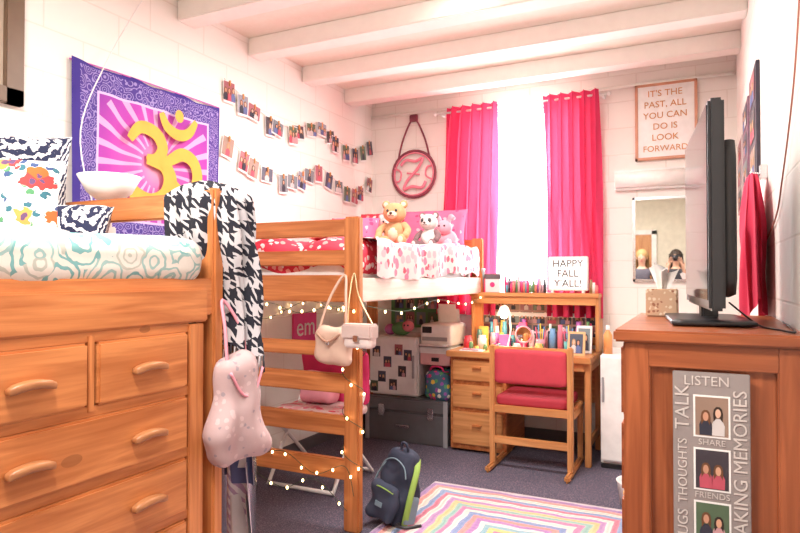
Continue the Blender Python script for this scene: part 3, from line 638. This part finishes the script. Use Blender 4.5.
# hutch top
m=MB('tumbler'); m.lathe([(0,0),(.028,0),(.038,.17),(.04,.175),(.04,.19),(0,.195)],(-1.575,4.79,1.179),M((.36,.50,.50),.3)).cyl((-1.575,4.79,1.36),(-1.57,4.79,1.42),.004,WHT,6); m.done()
m=MB('gift_box'); m.box((-1.52,4.74,1.179),(-1.40,4.83,1.32),M((.80,.66,.66),.5),.003).box((-1.525,4.735,1.285),(-1.395,4.835,1.325),M((.1,.08,.09),.5),.003).ell((-1.46,4.736,1.24),(.02,.003,.02),PINK); m.done()
R=random.Random(2)
m=MB('cosmetics_row')
for i in range(18):
    x=-1.36+i*.0185; h=R.uniform(.05,.13); m.lathe(jar(.010,h),(x,4.74+R.uniform(-.02,.02),1.179),M(R.choice(PALC),.3),10)
for i in range(3): m.lathe(jar(.012,.10-.02*i),(-.71+i*.02,4.76,1.179),M([(.3,.2,.1),(.85,.8,.75),(.8,.2,.2)][i],.3),10)
m.done()
m=MB('storage_basket'); m.box((-1.36,4.775,1.179),(-1.18,4.83,1.27),M((.38,.12,.25),.7),.01).box((-1.16,4.775,1.179),(-1.05,4.83,1.24),M((.15,.35,.35),.5),.004); m.done()
m=MB('lightbox_sign'); m.box((-1.03,4.78,1.195),(-.735,4.83,1.455),WHT,.006).rect((-.8825,4.778,1.325),XA,ZA,.27,.235,M((1,.98,.95),.5,0,.25))
for x in(-1.0,-.77): m.box((x-.01,4.78,1.178),(x+.01,4.83,1.2),WHT,.002)
for i,t in enumerate(["HAPPY","FALL","Y'ALL!"]): m.text(t,(-.8825,4.776,1.40-.075*i),XA,ZA,.076,BLK,.0006)
m.done()
# ------------------------------------------------------------ right dresser
m=MB('dresser')
y0,y1,x0,x1=1.86,2.72,-.19,.25
m.box((x0-.025,y0-.02,1.118),(x1+.008,y1+.02,1.152),RX,.006)
m.box((x0+.02,y0+.02,.05),(x1-.005,y1-.01,1.118),RZ,0)
for xa,xb in((x0,x0+.07),(x1-.065,x1)): m.box((xa,y0,0),(xb,y0+.035,1.118),RZ,.004).box((xa,y1-.035,0),(xb,y1,1.118),RZ,.004)
m.box((x0+.06,y0+.002,1.05),(x1-.06,y0+.033,1.118),RX,.003).box((x0+.06,y0+.002,.05),(x1-.06,y0+.033,.14),RX,.003)
for a,b in((.9,1.1),(.68,.88),(.46,.66),(.24,.44),(.08,.22)):
    m.box((x0-.012,y0+.05,a),(x0+.02,y1-.05,b),RY,.006).rbox((x0-.045,(y0+y1)/2-.05,(a+b)/2-.01),(x0-.01,(y0+y1)/2+.05,(a+b)/2+.01),.009,LY,5)
m.done()
m=MB('memory_photo_panel'); GP=M((.29,.25,.24),.6); TXT=M((.60,.54,.51),.5)
cx,zt,zb=.03,1.045,.44
m.box((cx-.092,y0-.016,zb),(cx+.092,y0-.001,zt),GP,.002); yy=y0-.018
for i,z in enumerate((.93,.79,.65,.52)): 
    m.rect((cx+.002,yy+.0008,z),XA,ZA,.088,.112,WHT); snap(m,(cx+.002,yy-.0002,z),XA,ZA,.078,.102,60+i,2)
m.text('LISTEN',(cx-.01,yy,1.022),XA,ZA,.036,TXT,.0004)
for i,t in enumerate(['SHARE','FRIENDS','LAUGH']): m.text(t,(cx+.002,yy,.861-.14*i),XA,ZA,.022,TXT,.0004)
m.text('MAKING MEMORIES',(cx+.07,yy,.80),ZA,nX,.046,TXT,.0004); m.text('TALK',(cx-.068,yy,.95),ZA,nX,.05,TXT,.0004); m.text('THOUGHTS',(cx-.068,yy,.78),ZA,nX,.032,TXT,.0004); m.text('HUGS',(cx-.068,yy,.63),ZA,nX,.036,TXT,.0004)
m.done()
# TV
m=MB('television')
m.X=Matrix.Translation((0.008,2.28,0))@Matrix.Rotation(math.radians(5.4),4,'Z')
SCR=M((.02,.02,.03),.08)
m.box((-.012,-.36,1.205),(.03,.36,1.80),BLK,.008).box((-.0145,-.34,1.235),(-.011,.34,1.785),SCR,0)
m.rbox((.02,-.30,1.24),(.075,.30,1.70),.025,BLK,8)
m.box((.0,-.04,1.16),(.05,.04,1.26),BLK,.006); m.rbox((-.10,-.24,1.153),(.13,.20,1.172),.009,BLK,8); 
m.done()
m=MB('tissue_box'); TB=spots('tissue_box_print',(.62,.42,.28),[(.35,.16,.1),(.78,.66,.5)],60,.35)
m.box((-.175,2.50,1.153),(-.065,2.61,1.255),TB,.004)
m.grid(lambda u,v:V((-.12+(.05*(u-.5)*2)*(v*.7+.25)+.012*math.sin(u*14),2.555+.02*math.sin(u*9+v*2)*v,1.25+.085*v+.02*math.sin(u*6)*v)),20,8,WHT)
m.grid(lambda u,v:V((-.12+.02*math.sin(u*9)*v,2.555+(.04*(u-.5)*2)*(v*.7+.25),1.25+.07*v+.015*math.sin(u*8)*v)),20,8,WHT); m.done()
# right wall
m=MB('hanging_towel')
def ft(u,v):
    k=.42+.58*min(1,v*2.4)**.6; ph=u*2*math.pi
    f=1+.30*math.sin(ph*7+v*2.5)*min(1,v*3+.3)+.14*math.sin(ph*11-v*4)
    return V((.206-.036*k*math.cos(ph)*f,2.93+.22*k*math.sin(ph)*(1+.12*math.sin(ph*9+v*3)),1.715-.54*v-.04*math.sin(ph*2.5)*v+.015*noise.noise(V((u*20,v*3,1)))))
m.grid(ft,110,26,M((.62,.03,.085),.95)); m.box((.235,2.9,1.70),(.261,2.96,1.76),SIL,.003).cyl((.25,2.93,1.72),(.20,2.93,1.73),.006,SIL,8); m.done()
for i,(a,b,z0,z1) in enumerate(((3.2,3.6,1.75,2.28),(3.7,4.1,1.80,2.25),(4.2,4.6,1.7,2.15))):
    m=MB('wall_poster'); m.box((.245,a,z0),(.261,b,z1),[M((.04,.03,.05),.5),M((.2,.1,.15),.5),M((.5,.4,.4),.5)][i],.002)
    for j in range(3): snap(m,(.2425,(a+b)/2,z0+(z1-z0)*(j+.5)/3),-YA,ZA,(b-a)*.7,(z1-z0)*.26,400+i*3+j,2)
    m.done()
m=MB('wall_cable'); m.tube([(.25,1.9,2.1),(.25,2.05,1.85),(.252,2.35,1.62),(.255,2.62,1.50),(.255,3.3,1.40)],.003,M((.5,.2,.15),.5),5); m.done()
m=MB('power_cable'); m.tube([(.09,2.2,1.22),(.16,2.1,1.16),(.20,1.98,1.156),(.23,1.9,1.157),(.245,2.3,1.157)],.003,BLK,5); m.done()
# ceiling lights; the nearer one is unseen, added as fill from the camera side
GL=M((1.0,.95,.88),.4,0,3.0)
for i,(x,y) in enumerate(((-1.15,3.0),(-1.15,.52))):
    m=MB('ceiling_and_fill_light'); m.lathe([(0,-.10),(.08,-.095),(.15,-.06),(.18,-.015),(.18,0)],(x,y,2.88),GL,28).lathe([(.19,0),(.19,-.02),(.18,-.02)],(x,y,2.88),WHT,28); m.done()
# ------------------------------------------------------------ people (behind the camera, seen in the mirror)
def person(name,X,hair,shirt,pants,skin,cam):
    vs=[];es=[];rd=[]
    def v(p,r,par=None):
        vs.append(V(p)); rd.append(r)
        if par is not None: es.append((par,len(vs)-1))
        return len(vs)-1
    pel=v((0,0,.93),(.145,.10)); w=v((0,0,1.08),(.115,.085),pel); ch=v((0,.005,1.25),(.14,.10),w); sh=v((0,0,1.37),(.11,.075),ch)
    nk=v((0,.0,1.45),(.048,.048),sh); nk2=v((0,.01,1.51),(.05,.052),nk); hd=v((0,.02,1.58),(.07,.08),nk2); h2=v((0,.015,1.65),(.072,.082),hd); v((0,.01,1.69),(.04,.05),h2)
    for s in(-1,1):
        a=v((s*.09,0,.86),(.09,.09),pel); b=v((s*.10,.01,.65),(.075,.075),a); c=v((s*.10,.01,.48),(.052,.055),b); d=v((s*.10,-.02,.30),(.052,.052),c); e=v((s*.10,0,.09),(.034,.034),d); f=v((s*.105,.06,.04),(.04,.03),e); v((s*.11,.15,.03),(.032,.022),f)
        a=v((s*.165,0,1.37),(.05,.05),sh)
        if cam: pts=[((s*.20,.03,1.2),.043),((s*.20,.10,1.13),.037),((s*.13,.25,1.35),.026),((s*.09,.28,1.47),.024)]
        else: pts=[((s*.19,-.01,1.22),.043),((s*.195,-.02,1.10),.037),((s*.195,.05,.94),.028),((s*.195,.07,.87),.022)]
        for p,r in pts: a=v(p,(r,r),a)
        base=V(pts[-1][0]); dr=(base-V(pts[-2][0])).normalized(); side=V((0,1,0)) if not cam else V((-s,0,0))
        pm=v(base+dr*.035,(.028,.016),a)
        for k,L in enumerate((.035,.043,.04,.03)):
            q=v(base+dr*.07+side*(k-1.5)*.017,(.009,.009),pm); q=v(vs[q]+dr*L+V((0,.006,0)),(.008,.008),q); v(vs[q]+dr*L*.6+V((0,.014,0)),(.007,.007),q)
        q=v(base+dr*.02+side*-.035,(.011,.011),a); v(vs[q]+dr*.03-side*.01,(.009,.009),q)
    me=D.meshes.new('tmp'); me.from_pydata([tuple(p) for p in vs],es,[]); ob=D.objects.new('tmp',me); SC.collection.objects.link(ob)
    md=ob.modifiers.new('s','SKIN'); sv=me.skin_vertices[0].data
    for i,r in enumerate(rd): sv[i].radius=r
    sv[0].use_root=True
    sb=ob.modifiers.new('u','SUBSURF'); sb.levels=2; sb.render_levels=2
    bpy.context.view_layer.update(); em=D.meshes.new_from_object(ob.evaluated_get(bpy.context.evaluated_depsgraph_get()))
    P=[q.co.copy() for q in em.vertices]; F=[list(p.vertices) for p in em.polygons]; C=[p.center.copy() for p in em.polygons]
    D.objects.remove(ob)
    def mf(i):
        c=C[i]
        if c.z<.07: return WHT
        if c.z<.96 and abs(c.x)<.16: return pants
        if c.z>1.43 and abs(c.x)<.09 and c.y<.2: return skin
        if abs(c.x)>.15 and c.z<1.12 and not cam: return skin
        if cam and c.y>.14: return skin
        return shirt
    m=MB(name); m.X=Matrix.Translation(X)
    m.add(P,F,mf,True)
    for s in(-1,1): m.ell((s*.028,.088,1.60),(.012,.008,.008),WHT,10,6).ell((s*.028,.094,1.60),(.006,.004,.006),BLK,8,6).tube([(s*.015,.095,1.622),(s*.03,.097,1.627),(s*.043,.09,1.62)],.003,hair,5).ell((s*.074,.015,1.59),(.01,.018,.028),skin,8,6)
    m.ell((0,.102,1.575),(.011,.016,.02),skin,10,8).ell((0,.094,1.542),(.022,.009,.007),M((.6,.15,.15),.5),10,6)
    m.ell((0,-.012,1.635),(.092,.098,.095),hair,24,14,amp=.06)
    m.grid(lambda u,w:V((.10*math.sin((u-.5)*3.6)*(1+.15*w),-.012-.10*math.cos((u-.5)*3.6)*(1-.2*w)+.01*math.sin(u*30),1.66-.36*w)),40,16,hair)
    if cam: m.box((-.065,.25,1.54),(.065,.31,1.63),BLK,.01).cyl((0,.30,1.585),(0,.39,1.585),.036,BLK,18)
    m.done()
person('woman',(-.76,-.25,0),M(HR[2],.6),M((.10,.09,.12),.8),M((.08,.11,.22),.8),M((.72,.42,.30),.5),False)
person('photographer',(-.29,-.50,0),M(HR[0],.6),M((.04,.04,.05),.8),M((.06,.06,.09),.8),M((.7,.4,.28),.5),True)
# ------------------------------------------------------------ lights
w=D.worlds.new('world'); SC.world=w; w.use_nodes=True; bg=w.node_tree.nodes['Background']; bg.inputs[0].default_value=(1,.99,.98,1); bg.inputs[1].default_value=2.5
def area(name,loc,rot,sx,sy,e,col):
    l=D.lights.new(name,'AREA'); l.shape='RECTANGLE'; l.size=sx; l.size_y=sy; l.energy=e; l.color=col
    o=D.objects.new(name,l); o.location=loc; o.rotation_euler=rot; SC.collection.objects.link(o); return o
area('window_daylight',(-1.31,5.2,1.9),(math.radians(-90),0,0),1.3,1.9,100,(.98,.98,.98))
area('ceiling_and_fill_glow',(-1.15,3.0,2.755),(0,0,0),.9,.35,36,(1,.95,.90))
area('ceiling_and_fill_glow',(-1.15,.52,2.755),(0,0,0),1.2,.4,60,(1,.95,.90))  # unseen fill lamp added near the camera for flash-like front light
for loc,e,r in(((-1.32,4.56,.98),2.5,.03),):
    l=D.lights.new('desk_lamp_bulb','POINT'); l.energy=e; l.color=(1,.75,.45); l.shadow_soft_size=r; o=D.objects.new('desk_lamp_bulb',l); o.location=loc; SC.collection.objects.link(o)
cam=D.cameras.new('camera'); cam.sensor_width=36; cam.lens=620/800*36; cam.clip_start=.05
co=D.objects.new('camera',cam); co.location=(0,0,1.3); co.rotation_euler=(math.radians(90.97),0,math.radians(25.6)); SC.collection.objects.link(co); SC.camera=co
SC.view_settings.view_transform='Standard'; SC.view_settings.look='None'; SC.view_settings.exposure=.72
